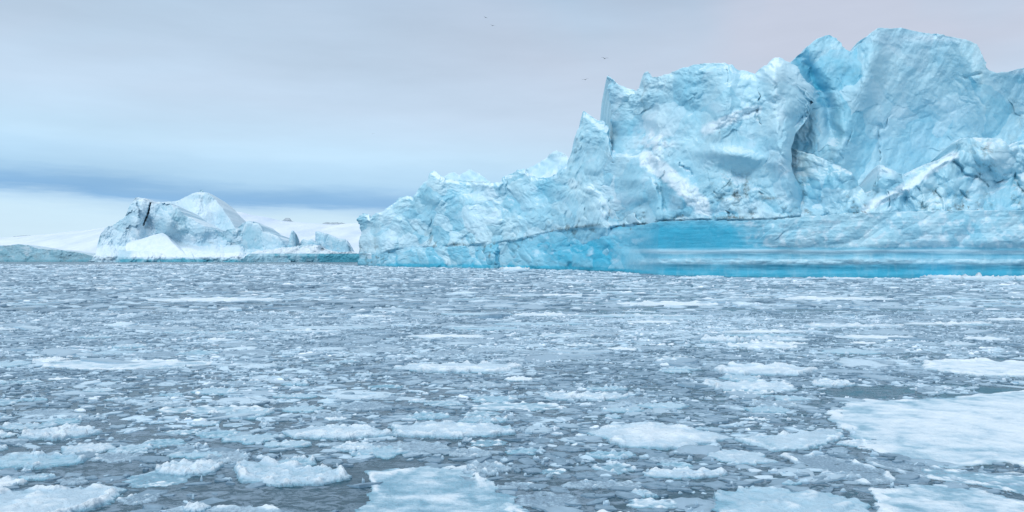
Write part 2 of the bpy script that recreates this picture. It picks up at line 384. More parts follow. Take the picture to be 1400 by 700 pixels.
B_TOP = line([(1050, 92), (1070, 90), (1085, 84), (1095, 73), (1104, 62), (1114, 54), (1124, 49), (1133, 47.5), (1142, 52), (1150, 58), (1158, 68), (1163, 71),
              (1168, 68), (1177, 55), (1188, 47), (1199, 38), (1215, 39), (1232, 38), (1240, 39), (1258, 44), (1272, 46), (1284, 46), (1300, 50), (1318, 54),
              (1332, 60), (1340, 70), (1346, 84), (1353, 96), (1362, 99), (1380, 98), (1390, 95), (1400, 93), (1440, 88), (1480, 100), (1520, 130), (1550, 190), (1575, 290), (1580, 360)])
into(sheet('concave_wall', BERG, berg, 1050, 1580, 660, 430, B_TOP, d_wall, m_wall, yoff=24, seed=8, jag=.9))

# broken slope at the foot of the wall
def d_talus(P, Q, xm, zm):
    d = .32 * np.maximum(zm - 18, 0) + rough(xm, zm, 311, 4.5, 2.0, .45, 15, 6, 2.0)
    r = np.clip(gs(P, Q, 1105, 260, 40, 35) + gs(P, Q, 1275, 265, 45, 22) + gs(P, Q, 1345, 235, 45, 14) + gs(P, Q, 1395, 260, 14, 40), 0, 1.2)
    r = np.maximum(r, .8 * sst(30, 8, foot(P) - Q) * sst(-.2, .4, noise(P / 26, Q / 30, 376)))
    d -= 1.7 * r * cells(xm / 2.8, zm / 2.4, 341, 'max', 2., 1.2)
    d -= 5 * gs(P, Q, 1350, 215, 35, 22) + 4 * gs(P, Q, 1140, 250, 30, 20, 20)
    d -= 3 * groove(P, Q, [(1182, 286), (1240, 255), (1305, 212)], 6) - 4 * groove(P, Q, [(1303, 222), (1320, 238), (1338, 240)], 2.5)
    for pts in ([(1141, 222), (1155, 234), (1180, 236)], [(1341, 226), (1343, 243), (1350, 256)], [(1387, 230), (1390, 252), (1398, 262)], [(1255, 255), (1262, 285)],
                [(1280, 258), (1290, 286)], [(1090, 262), (1092, 290)], [(1312, 262), (1325, 270)], [(1215, 262), (1214, 285)]):
        d += 2.2 * groove(P, Q, pts, 1.8)
    return d + under(P, Q, .3) - .32 * 0
def m_talus(P, Q, xm, zm, cav):
    f = foot(P); n = fbm(xm / 7, zm / 7, 371, 4); n2 = fbm(xm / 2.3, zm / 2.3, 372, 3)
    b = .14 + .22 * sst(.3, 2, cav) + .16 * sst(0, .6, n) + .35 * sst(-1, 2, Q - f) + .15 * gs(P, Q, 1345, 220, 25, 15)
    near = np.exp(-np.maximum(f - Q, 0) / 18.)
    pk = sst(-.1, .5, noise(P / 26, Q / 30, 376))
    dirt_shade = .95 * near * pk * sst(0, 1., cav + n2 * .9) + .3 * sst(.3, .8, n2) * sst(.1, .6, n)
    for cx, cy, rx, ry in ((1262, 281, 8, 6), (1105, 290, 12, 5), (1095, 265, 10, 12), (1350, 226, 10, 3), (1280, 262, 12, 5), (1320, 265, 5, 6), (1392, 255, 8, 10), (1355, 276, 3, 6), (1345, 205, 18, 14)):
        dirt_shade += .75 * gs(P, Q, cx, cy, rx, ry) * sst(-.25, .35, n2)
    for pts in ([(1141, 222), (1155, 234), (1180, 236)], [(1341, 226), (1343, 243), (1350, 256)], [(1387, 230), (1390, 252), (1398, 262)], [(1255, 255), (1262, 285)], [(1280, 258), (1290, 286)]):
        dirt_shade += .5 * groove(P, Q, pts, 1.6)
    snow = .9 * sst(8, 3, pdist(P, Q, [(1182, 286), (1240, 255), (1305, 212)]) + 3 * n2) + .8 * gs(P, Q, 1212, 232, 14, 8, 25) + .75 * groove(P, Q, [(1240, 234), (1290, 217)], 4) \
        + .3 * sst(.1, .7, n) + .5 * groove(P, Q, [(1085, 215), (1100, 250), (1140, 290)], 6)
    dirt_shade = dirt_shade + .9 * sst(.25, .5, fbm(xm / 1.6, zm / 1.2, 381, 3)) * pk * np.exp(-np.maximum(f - Q, 0) / 35.)
    return b, dirt_shade, snow
T_TOP = line([(1062, 190), (1080, 200), (1110, 212), (1130, 219), (1150, 229), (1165, 237), (1177, 255), (1186, 266), (1195, 260), (1200, 238), (1203, 225), (1207, 225),
              (1222, 232), (1237, 241), (1243, 235), (1262, 226), (1286, 218), (1304, 207), (1309, 193), (1318, 189), (1340, 188), (1366, 190), (1380, 200), (1395, 192), (1440, 175), (1500, 185), (1540, 240), (1580, 340)])
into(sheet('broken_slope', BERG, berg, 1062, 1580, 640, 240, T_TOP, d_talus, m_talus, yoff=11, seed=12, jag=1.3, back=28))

# wave-cut foot with its turquoise bands
def d_foot(P, Q, xm, zm):
    lf = sst(900, 850, P)
    d = lf * (.35 * np.maximum(zm, 0) + rough(xm, zm, 411, 3.0, 1.4, .3, 14, 5.5, 2.0))
    d -= 6 * gs(P, Q, 800, 345, 42, 40) * (1 + .3 * cells(xm / 6, zm / 6, 421, 'max', 2, 1.2)) - 3 * gs(P, Q, 745, 340, 12, 30)
    ri = 1 - lf
    d += ri * (0. * sst(342, 334, Q) - 1.2 * gs(P, Q * 0 + 0, P, 0, 9, 9) * 0)
    d += ri * (.2 * np.exp(-((Q - 350) / 3.) ** 2) - .35 * np.exp(-((Q - 357.5) / 4.) ** 2) + .4 * np.exp(-((Q - 369) / 5.) ** 2) - .25 * np.exp(-((Q - 343.) / 2.5) ** 2) - .04 * np.maximum(Q - 372, 0) * 0)
    ramp_ = ri * sst(0, 50, P - 1000 - (Q - 300) * .9) * sst(347, 328, Q)
    d -= ramp_ * (.5 + 1.6 * cells((xm - zm * 1.2) / 14, (zm + xm * .3) / 8, 431, 'max', 2.4, .8) + .7 * cells((xm - zm) / 5, (zm + xm * .2) / 3.5, 441, 'max', 2, .9) + .3 * ridged((xm - zm) / 4, (zm + xm * .5) / 3, 445, 3))
    d += ri * .45 * np.exp(-((Q - 357) / 6.) ** 2) * cells(xm / 6, zm / 1.6, 455, 'min', 2, 1) + ri * .3 * noise(xm / 5, zm / 6, 456) * sst(345, 352, Q)
    d += ri * .10 * fbm(xm / 9, zm / .8, 451, 4) + .3 * ri * fbm(xm / 2.5, zm / 1.4, 461, 3) * np.exp(-((Q - 357) / 4.) ** 2)
    return d
def m_foot(P, Q, xm, zm, cav):
    lf = sst(905, 845, P); ri = 1 - lf; n = fbm(xm / 7, zm / 5, 471, 4); n2 = fbm(xm / 2.3, zm / 2, 472, 3); st = fbm(xm / 22, zm / .7, 473, 3)
    wl = WL(P); up = wl - Q
    q = Q + 1.0 * st + 1.6 * fbm(xm / 40, zm / 9, 475, 3)
    rblue = np.interp(q, [295, 303, 315, 338, 342, 346, 348, 352, 355, 360, 363, 370, 385], [.50, .75, 1., .95, .42, .28, .62, .58, .25, .28, .78, .95, 1.])
    rr = sst(-30, 50, P - 1000 - (Q - 300) * .9 + 26 * n + 10 * n2) * sst(341, 336, q)
    rblue = rblue + (.16 * n + .10 * n2) * sst(338, 345, Q) - .12 * sst(.1, .6, fbm(xm / 1.6, zm / 7, 476, 3)) * sst(340, 350, Q)
    rblue = rblue * (1 - rr) + rr * (.20 + .16 * sst(0, .7, n) + .2 * sst(.3, 1.5, cav))
    lblue = .30 + .3 * sst(.2, 1.5, cav) + .25 * sst(-.2, .6, n) + .6 * sst(7, 2, up) + .4 * gs(P, Q, 800, 345, 45, 26) + .25 * sst(640, 780, P)
    b = lf * lblue + ri * rblue
    dirt_shade = .25 * sst(.4, .9, n2) * sst(4, 0, Q - foot(P)) + .35 * sst(3, 0, up)
    snow = lf * (.5 * sst(.15, .7, n) * sst(5, 12, up) + .6 * gs(P, Q, 507, 350, 7, 14) + .5 * gs(P, Q, 810, 318, 40, 5)) + ri * rr * .6 * sst(0, .6, n2) + ri * .35 * np.exp(-((q - 343.5) / 2) ** 2) + ri * .3 * np.exp(-((q - 358) / 3) ** 2) * sst(-.2, .5, n2)
    return b, dirt_shade, snow
into(sheet('waterline_foot', BERG, berg, 486, 1580, 1400, 130, line([(486, 346)] + FOOT[2:]), d_foot, m_foot, yoff=0, seed=15, jag=1.1, back=16, warp=1.2, fmask=lambda P, Q: sst(900, 850, P) + .8 * sst(0, 20, P - 1000 - (Q - 300) * .9) * sst(342, 334, Q),
           left=lambda Q: 491 + .35 * np.maximum(Q - 345, 0), edge=20))

# snow caps seen behind the ridge
def d_cap(P, Q, xm, zm): return .5 * np.maximum(zm - 30, 0) + rough(xm, zm, 511, 1.5, .6, .1, 12, 6, 3)
def m_cap(P, Q, xm, zm, cav):
    n = fbm(xm / 6, zm / 6, 571, 3)
    return .12 + .1 * n, .1 * sst(.2, .7, n), .45 + .5 * sst(0, .5, n)
into(sheet('snow_peak', BERG, berg, 602, 672, 110, 60, line([(602, 250), (612, 237), (620, 235), (628, 239), (633, 238), (640, 232), (645, 231), (652, 236), (662, 242), (672, 252)]), d_cap, m_cap, yoff=42, seed=17, jag=.5, back=25))
into(sheet('snow_peak', BERG, berg, 708, 800, 130, 70, line([(708, 242), (722, 231), (740, 221), (755, 211), (763, 205), (768, 208), (774, 213), (780, 222), (800, 240)]), d_cap, m_cap, yoff=36, seed=18, jag=.7, back=25))

# ------------------------------------------------------------------ icebergs in the distance
FY = line([(-200, 358), (600, 358)])
def yfar(px): return F * H / (FY(px) - HZ)
def rfar(xm, zm, s, k=1.): return rough(xm, zm, s, 9 * k, 3.5 * k, .7 * k, 38, 15, 5)
def grp(name, label, cat, px, Y, group=None):
    o = empty(name, ((px - 700) / F * Y, Y, 0)); tag(o, label, cat, group); return o
def par(o, p): o.matrix_parent_inverse = p.matrix_basis.inverted(); return o

fb = grp('iceberg', 'distant pinnacled iceberg with a cracked summit and smooth snow ramp', 'iceberg', 230, 765)
def d_far(P, Q, xm, zm):
    d = .32 * np.maximum(zm, 0) + rough(xm, zm, 611, 10, 5.2, .5, 34, 13, 5.)
    d += 9 * gs(P, Q, 203, 305, 5, 8) + 10 * np.exp(-(pdist(P + .8 * noise(P * .3, Q * .3, 2), Q, [(206, 276), (203, 290), (196, 308)]) / 1.0) ** 2)
    d += 8 * gs(P, Q, 250, 330, 28, 9, 12) - 14 * gs(P, Q, 232, 300, 16, 22) + 8 * gs(P, Q, 290, 325, 14, 8) - 12 * gs(P, Q, 188, 300, 12, 30) + 5 * gs(P, Q, 208, 312, 10, 6)
    d -= 26 * sst(334, 352, Q)
    d -= 3 * ridged(xm / 12 - zm / 16, zm / 60, 631, 3) * gs(P, Q, 155, 335, 18, 20)
    return d
def m_far(P, Q, xm, zm, cav):
    n = fbm(xm / 24, zm / 20, 671, 4)
    b = .1 + .3 * sst(1, 6, cav) + .9 * sst(353.5, 355.5, Q) * sst(150, 175, P) + .25 * gs(P, Q, 240, 312, 30, 16) + .4 * gs(P, Q, 241, 292, 2, 5)
    dirt_shade = 1.3 * np.exp(-(pdist(P + .8 * noise(P * .3, Q * .3, 2), Q, [(206, 276), (203, 290), (196, 308)]) / .9) ** 2) + .7 * gs(P, Q, 199, 311, 4, 2.) + .4 * gs(P, Q, 250, 335, 22, 3, 10) + .7 * gs(P, Q, 289, 332, 4, 1.5) + .8 * gs(P, Q, 318, 333, 6, 2) + .5 * gs(P, Q, 153, 354, 7, 3) * sst(-.2, .4, n)
    snow = .9 * sst(4, 10, Q - (320 + .14 * (P - 180)) + 5 * n) * sst(353.5, 351, Q) * sst(172, 185, P) + .5 * sst(0, .6, n) + .8 * gs(P, Q, 195, 273, 12, 2.5) + .6 * gs(P, Q, 215, 277, 10, 2)
    return b, dirt_shade, snow
F_TOP = line([(118, 358), (124, 355), (130, 348), (134, 334), (138, 320), (146, 310), (158, 307), (164, 301), (171, 296), (176, 285), (180, 279), (184, 273), (188.5, 270), (196, 271), (203, 274),
              (206, 277), (210, 280), (216, 278), (223, 276.5), (230, 278), (238, 283), (243, 284), (249, 290), (255, 296), (266, 301), (273, 306), (280, 310), (292, 313), (303, 318), (312, 314), (325, 312),
              (330, 306), (336, 303), (347, 304), (356, 308), (360, 316), (371, 319), (380, 324), (388, 332), (394, 345), (398, 356)])
par(sheet('cracked_face', FAR, fb, 118, 398, 420, 150, F_TOP, d_far, m_far, yfun=yfar, warp=1.1, seed=21, jag=2.4, jscale=5, back=120), fb)
par(sheet('snow_dome', FAR, fb, 205, 330, 180, 90, line([(205, 280), (212, 276), (226, 276), (240, 275), (250, 271), (257, 268), (262, 265), (268, 263), (281, 263), (286, 267), (296, 274), (305, 286), (313, 300), (322, 312), (330, 325)]),
          lambda P, Q, xm, zm: .55 * np.maximum(zm - 20, 0) + rfar(xm, zm, 711, .8) - 10 * gs(P, Q, 275, 290, 16, 30),
          lambda P, Q, xm, zm, cav: (.10 + .35 * gs(P, Q, 270, 269, 12, 4) + .25 * gs(P, Q, 302, 295, 10, 14), .12 * gs(P, Q, 270, 269, 12, 4), .45 - .4 * gs(P, Q, 270, 269, 12, 4) - .4 * gs(P, Q, 303, 300, 9, 18)),  # bluer, less snowy right flank paints the dome's shadow into its colour
          yfun=yfar, warp=1.1, yoff=80, seed=22, jag=.6, back=120), fb)
par(sheet('summit_block', FAR, fb, 269, 282, 30, 24, line([(269, 264.5), (271.5, 262), (273, 261.4), (274, 259.8), (277, 259.8), (278.5, 261.4), (280, 262), (282, 264.5)]),
          lambda P, Q, xm, zm: 2 * fbm(xm / 4, zm / 4, 5, 2), lambda P, Q, xm, zm, cav: (.3, .2, .2 + 0 * P), yfun=yfar, warp=1.1, yoff=150, bottom=line([(0, 267), (600, 267)]), seed=23, jag=.2, back=8, facets=0), fb)
def d_ramp(P, Q, xm, zm): return 1.15 * np.maximum(zm - 3, 0) + .8 * fbm(xm / 14, zm / 8, 731, 3)
par(sheet('snow_ramp', FAR, fb, 171, 275, 150, 80, line([(171, 337), (173, 333), (180, 330), (195, 326), (210, 321), (223, 318), (228, 322), (234, 330), (242, 338), (252, 347), (262, 353), (275, 357)]),
          d_ramp, lambda P, Q, xm, zm, cav: (.95 * sst(352.0, 353.0, Q), .35 * gs(P, Q, 215, 353.3, 50, .8), 1.0 * sst(352.6, 351.8, Q)), yfun=yfar, warp=.15, facets=0, yoff=-22, seed=24, jag=.4, back=30,
          left=lambda Q: 171 + .25 * np.maximum(Q - 333, 0) * .6, edge=10), fb)

jb = grp('iceberg', 'low broken iceberg with tilted blocks and a thin pinnacle beside the huge berg', 'iceberg', 420, 740)
def d_jum(P, Q, xm, zm):
    return .5 * np.maximum(zm - 6, 0) + rfar(xm, zm, 811, .7) + 12 * gs(P, Q, 441, 340, 5, 4) - 8 * gs(P, Q, 460, 333, 16, 10)
def m_jum(P, Q, xm, zm, cav):
    n = fbm(xm / 12, zm / 12, 871, 4); ft = sst(345.5, 347.5, Q)
    b = .15 + .2 * sst(1, 5, cav) + ft * (.28 + .6 * sst(432, 440, P + 2 * n)) + ft * .3 * sst(.1, .5, n)
    dirt_shade = .7 * gs(P, Q, 444, 341, 5, 2) + .4 * gs(P, Q, 450, 345, 10, 1.5) + ft * .35 * sst(0, .5, fbm(xm / 6 - zm / 4, zm / 7, 872, 3)) * sst(440, 430, P) + .3 * gs(P, Q, 357, 327, 4, 4)
    return b, dirt_shade, (1 - ft) * (.9 * sst(-.3, .3, n + .12 * (Q - 335)) * sst(330, 338, Q)) + (1 - ft) * .15
J_TOP = line([(330, 357), (335, 350), (345, 345), (352, 343), (365, 342), (375, 341), (385, 338), (393, 339), (403, 337), (414, 335), (426, 334), (437, 336), (445, 341), (460, 345), (480, 344), (500, 350)])
par(sheet('ice_foot', FAR, jb, 330, 500, 300, 50, J_TOP, d_jum, m_jum, yfun=yfar, warp=.4, yoff=-25, seed=25, jag=1.2, jscale=3, back=60), jb)
def m_blk(P, Q, xm, zm, cav):
    n = fbm(xm / 10, zm / 10, 874, 4)
    return .18 + .3 * sst(1, 4, cav) + .15 * n, .25 * sst(.1, .6, n) * sst(325, 340, Q) + .5 * sst(3, 5, cav), .35 * sst(.1, .6, n)
def d_blk(P, Q, xm, zm): return .35 * np.maximum(zm, 0) + rfar(xm, zm, 881, .55)
for k, (a_, b_, yo, pts) in enumerate([
        (326, 396, -8, [(326, 344), (330, 322), (333, 310), (336, 303), (341, 302), (347, 304), (354, 305), (358, 310), (360, 316), (371, 319), (380, 323), (388, 332), (396, 344)]),
        (391, 405, -20, [(391, 343), (394, 332), (396, 322), (398, 315.5), (400, 315), (401.5, 319), (404, 319), (403.5, 330), (405, 343)]),
        (408, 440, -12, [(408, 343), (411, 330), (415, 327), (421, 329), (426, 327), (431, 330), (436, 332), (440, 343)]),
        (431, 450, -4, [(431, 317), (434, 316), (441, 318), (448, 320), (450, 342)]),
        (442, 482, -16, [(442, 338), (446, 326), (449, 320), (456, 323), (462, 326), (470, 326.5), (475, 329), (479, 338), (482, 347)])]):
    par(sheet('ice_block', FAR, jb, a_, b_, int((b_ - a_) * 2.2) + 8, 60, line(pts), d_blk, m_blk, yfun=yfar, warp=.5, yoff=yo, seed=60 + k, jag=.5, jscale=3, back=25, round_=14, rw_=3.), jb)

lb = grp('iceberg', 'low flat grey-blue iceberg at the left edge below the snow hill', 'iceberg', 40, 800)
par(sheet('low_face', FAR, lb, -160, 134, 300, 60, line([(-160, 338), (-80, 330), (0, 336), (10, 335.5), (24, 334), (40, 336), (52, 340), (75, 341.5), (100, 344), (115, 347), (126, 350), (134, 357)]),
          lambda P, Q, xm, zm: .5 * np.maximum(zm, 0) + rfar(xm, zm, 911, .6),
          lambda P, Q, xm, zm, cav: (.62 + .3 * sst(1, 5, cav) + .3 * sst(354, 357, Q), .32 + .35 * sst(0, .6, fbm(xm / 14, zm / 7, 972, 3)) + .4 * gs(P, Q, 118, 350, 9, 3), .45 * sst(.2, .7, fbm(xm / 12, zm / 9, 973, 3))),
          yfun=yfar, warp=1.1, facets=.4, yoff=30, seed=26, jag=.9, back=80), lb)

# snow-covered land behind
def hill(name, x0, x1, Y, top, seed):
    nu, nv = 220, 40
    px = np.linspace(x0, x1, nu); zt = H + (HZ - top(px)) / F * Y; v = np.linspace(0, 1, nv)[:, None]
    X = (px[None] - 700) / F * Y + v * 0; Yg = Y - 700 * (1 - v) + 0 * X
    Z = zt[None] * (v ** .8) * (1 + 0) + 5 * fbm(X / 160, Yg / 90, seed, 4) * np.sin(v * 3.1) + 0.6 * fbm(X / 40, Yg / 30, seed + 1, 3) * v - 1 * (1 - v)
    V = np.stack([X, Yg, Z], -1)
    bk = np.stack([V[-1, :, 0], V[-1, :, 1] + 900, np.full(nu, -5.)], -1)[None]
    V = np.concatenate([V, bk]).reshape(-1, 3)
    return tag(mesh_from(name, V, grid_quads(nv + 1, nu), SNOW), kind='structure')
hill('hills', -700, 900, 2600, line([(-700, 318), (-300, 322), (-100, 328), (0, 325), (30, 323), (68, 320), (100, 316), (132, 314), (200, 300), (270, 286), (312, 288), (330, 290), (344, 294), (365, 297), (384, 302),
                                      (410, 304), (436, 306), (460, 307), (480, 305), (520, 304), (700, 300), (900, 312)]), 33)
def outcrop(label, x0, x1, top, Y, seed):
    nu, nv = 60, 20
    px = np.linspace(x0, x1, nu); t = top(px) + .5 * fbm(px / 3, px * 0, seed, 3); bot = top(px).max() + 3
    v = np.linspace(0, 1, nv)[:, None]; Q = bot + (t[None] - bot) * v; P = px[None] + 0 * Q
    D = 25 * v + 8 * cells(P / 4, Q / 3, seed, 'max', 2, 1); Yy = Y + D
    V = np.stack([(P - 700) / F * Yy, Yy, H + (HZ - Q) / F * Yy], -1)
    bk = V[-1:] + np.array([0, 60, -40]); V = np.concatenate([V, bk])
    o = mesh_from('rock_outcrop', V.reshape(-1, 3), grid_quads(nv + 1, nu), ROCK)
    return tag(o, label, 'rock', )
outcrop('flat-topped grey rock knob standing on the snowy skyline', 376, 406, line([(376, 304), (382, 302.5), (387, 301), (390, 298), (396, 298), (399, 302), (406, 305)]), 2590, 41)
outcrop('long low jagged grey rock ridge on the skyline beside the huge berg', 432, 485, line([(432, 309.5), (440, 306), (446, 303.5), (452, 304.5), (460, 304), (468, 304.5), (474, 306), (485, 308)]), 2590, 42)
outcrop('faint grey rock strip low in the snow slope at far left', 5, 56, line([(5, 326), (20, 323), (34, 321.8), (48, 322), (56, 325)]), 2570, 43)

# ------------------------------------------------------------------ the sea
def sea():
    m, nt, b = nodes('sea_water')
    w1 = noise_tex(nt, .05, 5, .55); w2 = noise_tex(nt, .35, 6, .6, dist=.4)
    slush = ramp(nt, mth(nt, 'ADD', mth(nt, 'MULTIPLY', w1, .5), mth(nt, 'MULTIPLY', w2, .5)), [(.38, 0.), (.50, 1.)])
    fine = noise_tex(nt, 2.6, 8, .72, sx=.6, dist=1.2); f2 = noise_tex(nt, 9., 5, .65, sx=.6, dist=.8)
    pan = mth(nt, 'MULTIPLY', slush, mth(nt, 'MULTIPLY', ramp(nt, fine, [(.44, 0.), (.54, 1.)]), ramp(nt, f2, [(.36, .35), (.56, 1.)])))
    c = mixc(nt, ramp(nt, w1, [(.35, 0.), (.65, 1.)]), (.010, .052, .078), (.022, .066, .098))
    c = mixc(nt, mth(nt, 'MULTIPLY', pan, .48), c, (.40, .54, .68))
    nt.links.new(c, b.inputs['Base Color'])
    nt.links.new(mth(nt, 'MULTIPLY_ADD', pan, .4, .12), b.inputs['Roughness']); b.inputs['IOR'].default_value = 1.333
    bp = N(nt, 'ShaderNodeBump'); rip = noise_tex(nt, 1.4, 4, .55, sy=2.)
    nt.links.new(mth(nt, 'ADD', mth(nt, 'MULTIPLY', rip, .5), mth(nt, 'MULTIPLY', pan, .25)), bp.inputs['Height'])
    bp.inputs['Strength'].default_value = .35; bp.inputs['Distance'].default_value = .08
    nt.links.new(bp.outputs[0], b.inputs['Normal'])
    R = 30000.
    V = [(-R, -200, 0), (R, -200, 0), (R, R, 0), (-R, R, 0)]
    tag(mesh_from('sea', V, [[0, 1, 2, 3]], m), kind='structure')
sea()

# ------------------------------------------------------------------ drifting ice
def G(px, py): Y = F * H / (py - HZ); return (px - 700) / F * Y, Y

def floe_mesh(rad, h, style, seed, nr, na, mound=.3, lumps=.5, rim=.6):
    """rad(theta) outline in metres; h freeboard. The top sinks under the water along an uneven line."""
    h = h * .48
    th = np.linspace(0, 2 * np.pi, na, endpoint=False); R = rad(th)
    s = np.concatenate([1.12 * np.linspace(0, 1, nr) ** .7, [1.16]])
    X = np.cos(th)[None] * R[None] * s[:, None]; Y = np.sin(th)[None] * R[None] * s[:, None]
    S = s[:, None] + 0 * X; rm = R.mean()
    q = max(.22, rm * .33) if rm < 6 else rm * .2
    wx = X + q * .35 * noise(X / q * 1.3, Y / q * 1.3, seed + 31); wy = Y + q * .35 * noise(X / q * 1.3 + 5, Y / q * 1.3, seed + 32)
    ragged = .10 * min(rm, 3) * fbm(X / (q * .5), Y / (q * .5), seed + 2, 4, .6)
    dedge = (1 - S) * R[None] + ragged
    rw = .10 * min(rm, 4) ** .6 + .04
    steep = np.clip(.8 + 1.5 * noise(np.cos(th) * 1.3 + seed, np.sin(th) * 1.3, seed + 3), .25, 2.2)[None] * rw * (.28 if style in ('flat', 'thin') else .5)
    body = sst(-.25, 1., dedge / steep)
    c1 = sst(-.30, .8, cells(wx / (q * .75), wy / (q * .5), seed + 7, 'max', 2.4, 1.1)); c2 = sst(-.3, .6, cells(wx / (q * .3), wy / (q * .22), seed + 9, 'max', 2.2, 1.1))
    patch = sst(-.35, .45, fbm(X / (q * 1.6), Y / (q * 1.6), seed + 11, 3))
    Z = .34 + .16 * fbm(wx / q, wy / q, seed, 4) + mound * (1 - np.clip(S, 0, 1) ** 2) * .8
    Z = Z + lumps * patch * (.62 * c1 + .10 * c2) + .055 * fbm(X / .16, Y / .12, seed + 13, 4, .6)
    Z = Z + (.10 * fbm(X / .9, Y / .45, seed + 15, 4, .6) + .08 * ridged(X / 1.6, Y / .7, seed + 16, 2) if rm > 2 else 0)
    Z = Z + rim * .75 * np.exp(-((dedge - rw * 1.1) / (rw * .8)) ** 2) * np.clip(.35 + 1.5 * noise(X / q + 9, Y / q, seed + 5) + .22 * noise(X / (q * .3), Y / (q * .3), seed + 6), 0, 1.3)
    Z = h * (Z * body) - .02 - .10 * (1 - sst(-1.2, 0, dedge / steep))
    Z[-1] = -.25
    V = np.stack([X, Y, Z], -1); zr = Z / h
    k = {'flat': (.12, .50), 'thin': (.55, 1.0), 'blue': (.45, 1.05)}.get(style, (.32, .85))
    snow = sst(*k, zr + (.05 if style == 'flat' else .12) * fbm(X / q, Y / q, seed + 23, 3)) * (1. if style == 'flat' else .95)
    blue = .10 + .70 * sst(.40, .05, zr) * (.3 if style == 'thin' else 1) + (.2 if style == 'blue' else 0) * (1 - snow)
    wet_shade = .75 * sst(.32, .05, zr) + (.62 * sst(.8, .45, zr) if style == 'thin' else 0 if style == 'flat' else .15 * sst(.2, -.3, noise(X / q / 1.4, Y / q / 1.4, seed + 25)))  # wet margin plus darker sides and contact shade painted near the waterline
    A = np.stack([blue, wet_shade, snow], -1)
    return V.reshape(-1, 3), grid_quads(V.shape[0], na, True), A.reshape(-1, 3)

def ell(a, b, seed, rough_=.22, corner=.5):
    rs = np.random.default_rng(seed); ph = rs.uniform(0, 6.28); k = rs.integers(3, 6)
    def f(th):
        e = 1 / np.sqrt((np.cos(th) / a) ** 2 + (np.sin(th) / b) ** 2)
        n = fbm(np.cos(th) * 1.6 + seed, np.sin(th) * 1.6, seed, 3) * 1.1 + .35 * fbm(np.cos(th) * 7, np.sin(th) * 7, seed + 3, 3)
        return e * (1 + rough_ * n * 1.3 + .10 * corner * np.cos(k * th + ph))
    return f

def poly(pts, c, seed, wob=.05):
    P = np.array(pts) - np.array(c)
    a = np.arctan2(P[:, 1], P[:, 0])
    def f(th):
        out = np.zeros_like(th); d = np.stack([np.cos(th), np.sin(th)], -1)
        for i in range(len(P)):
            p, q = P[i], P[(i + 1) % len(P)]; e = q - p
            den = d[:, 0] * e[1] - d[:, 1] * e[0]
            with np.errstate(all='ignore'):
                t = (p[0] * e[1] - p[1] * e[0]) / den; u = (p[0] * d[:, 1] - p[1] * d[:, 0]) / den
            ok = (t > 0) & (u >= -1e-6) & (u <= 1 + 1e-6); out = np.where(ok, np.maximum(out, t), out)
        out = np.where(out == 0, np.median(out), out)
        return out * (1 + wob * fbm(np.cos(th) * 3, np.sin(th) * 3, seed, 5, .6) * 2)
    return f

OCC = []                                                    # footprints already taken
def place_floe(px, py, rad, h, style, label, seed, res=(30, 110), group='ice floes drifting in the brash', name='ice_floe', xy=None, **kw):
    x, y = xy if xy else G(px, py)
    V, Q, A = floe_mesh(rad, h, style, seed, res[0], res[1], **kw)
    o = mesh_from(name, V, Q, FLOE, None, A, (x, y, 0)); tag(o, label, 'ice floe', group)
    th = np.linspace(0, 2 * np.pi, 24, endpoint=False); OCC.append((x, y, rad(th)))
    return o

def hero_poly(pts, h, style, label, seed, res, **kw):
    g = [G(*p) for p in pts]; c = np.mean(np.array(g), 0)
    place_floe(0, 0, poly(g, c, seed), h, style, label, seed, res, xy=(float(c[0]), float(c[1])), **kw)

def hero(x0, x1, y0, y1, h, style, label, seed, **kw):
    """visible extents in the photo: x0..x1, y0 (far edge) .. y1 (near waterline)"""
    _, Yn = G(0, y1); top_px = h * .55 * F / Yn
    Yf = F * H / (max(y0 + top_px, min(y1 - 1.5, y0 + (y1 - y0) * .45)) - HZ)
    yc = (Yn + Yf) / 2; b = max((Yf - Yn) / 2, .25); a = (x1 - x0) / 2 / F * yc
    place_floe(0, 0, ell(a, b, seed, .16), h, style, label, seed, kw.pop('res', (30, 130)), xy=((((x0 + x1) / 2) - 700) / F * yc, yc), **kw)

hero_poly([(1128, 566), (1160, 548), (1230, 546), (1300, 543), (1420, 533), (1560, 530), (1700, 560), (1650, 640), (1480, 650), (1380, 632), (1300, 640), (1235, 622), (1170, 612), (1150, 585)], .24, 'flat',
          'vast flat snow-covered floe filling the right edge of the photograph', 101, (90, 420), mound=.25, lumps=.12, rim=.45)
hero_poly([(1176, 622), (1240, 634), (1330, 645), (1440, 652), (1460, 668), (1340, 662), (1250, 652), (1190, 636)], .12, 'thin', 'bluish sunken shelf of ice along the near edge of the vast flat floe', 114, (40, 240), mound=.1, lumps=.3, rim=1.4)
hero_poly([(1255, 640), (1330, 646), (1420, 652), (1500, 668), (1440, 684), (1340, 664), (1262, 654)], .16, 'flat', 'pale broken sheet between the vast flat floe and the bottom right corner floe', 116, (40, 240), mound=.1, lumps=.3, rim=.8)
hero_poly([(1190, 672), (1260, 662), (1330, 668), (1420, 690), (1520, 720), (1480, 790), (1300, 780), (1215, 730)], .22, 'flat', 'flat white floe in the bottom right corner with a raised rim', 102, (70, 300), mound=.1, lumps=.15, rim=.6)
hero_poly([(1060, 622), (1110, 620), (1165, 628), (1215, 645), (1228, 660), (1185, 664), (1130, 650), (1085, 634)], .14, 'thin', 'thin grey triangular floe with a raised white rim left of the vast flat floe', 103, (50, 260), mound=.05, lumps=.08, rim=1.9)
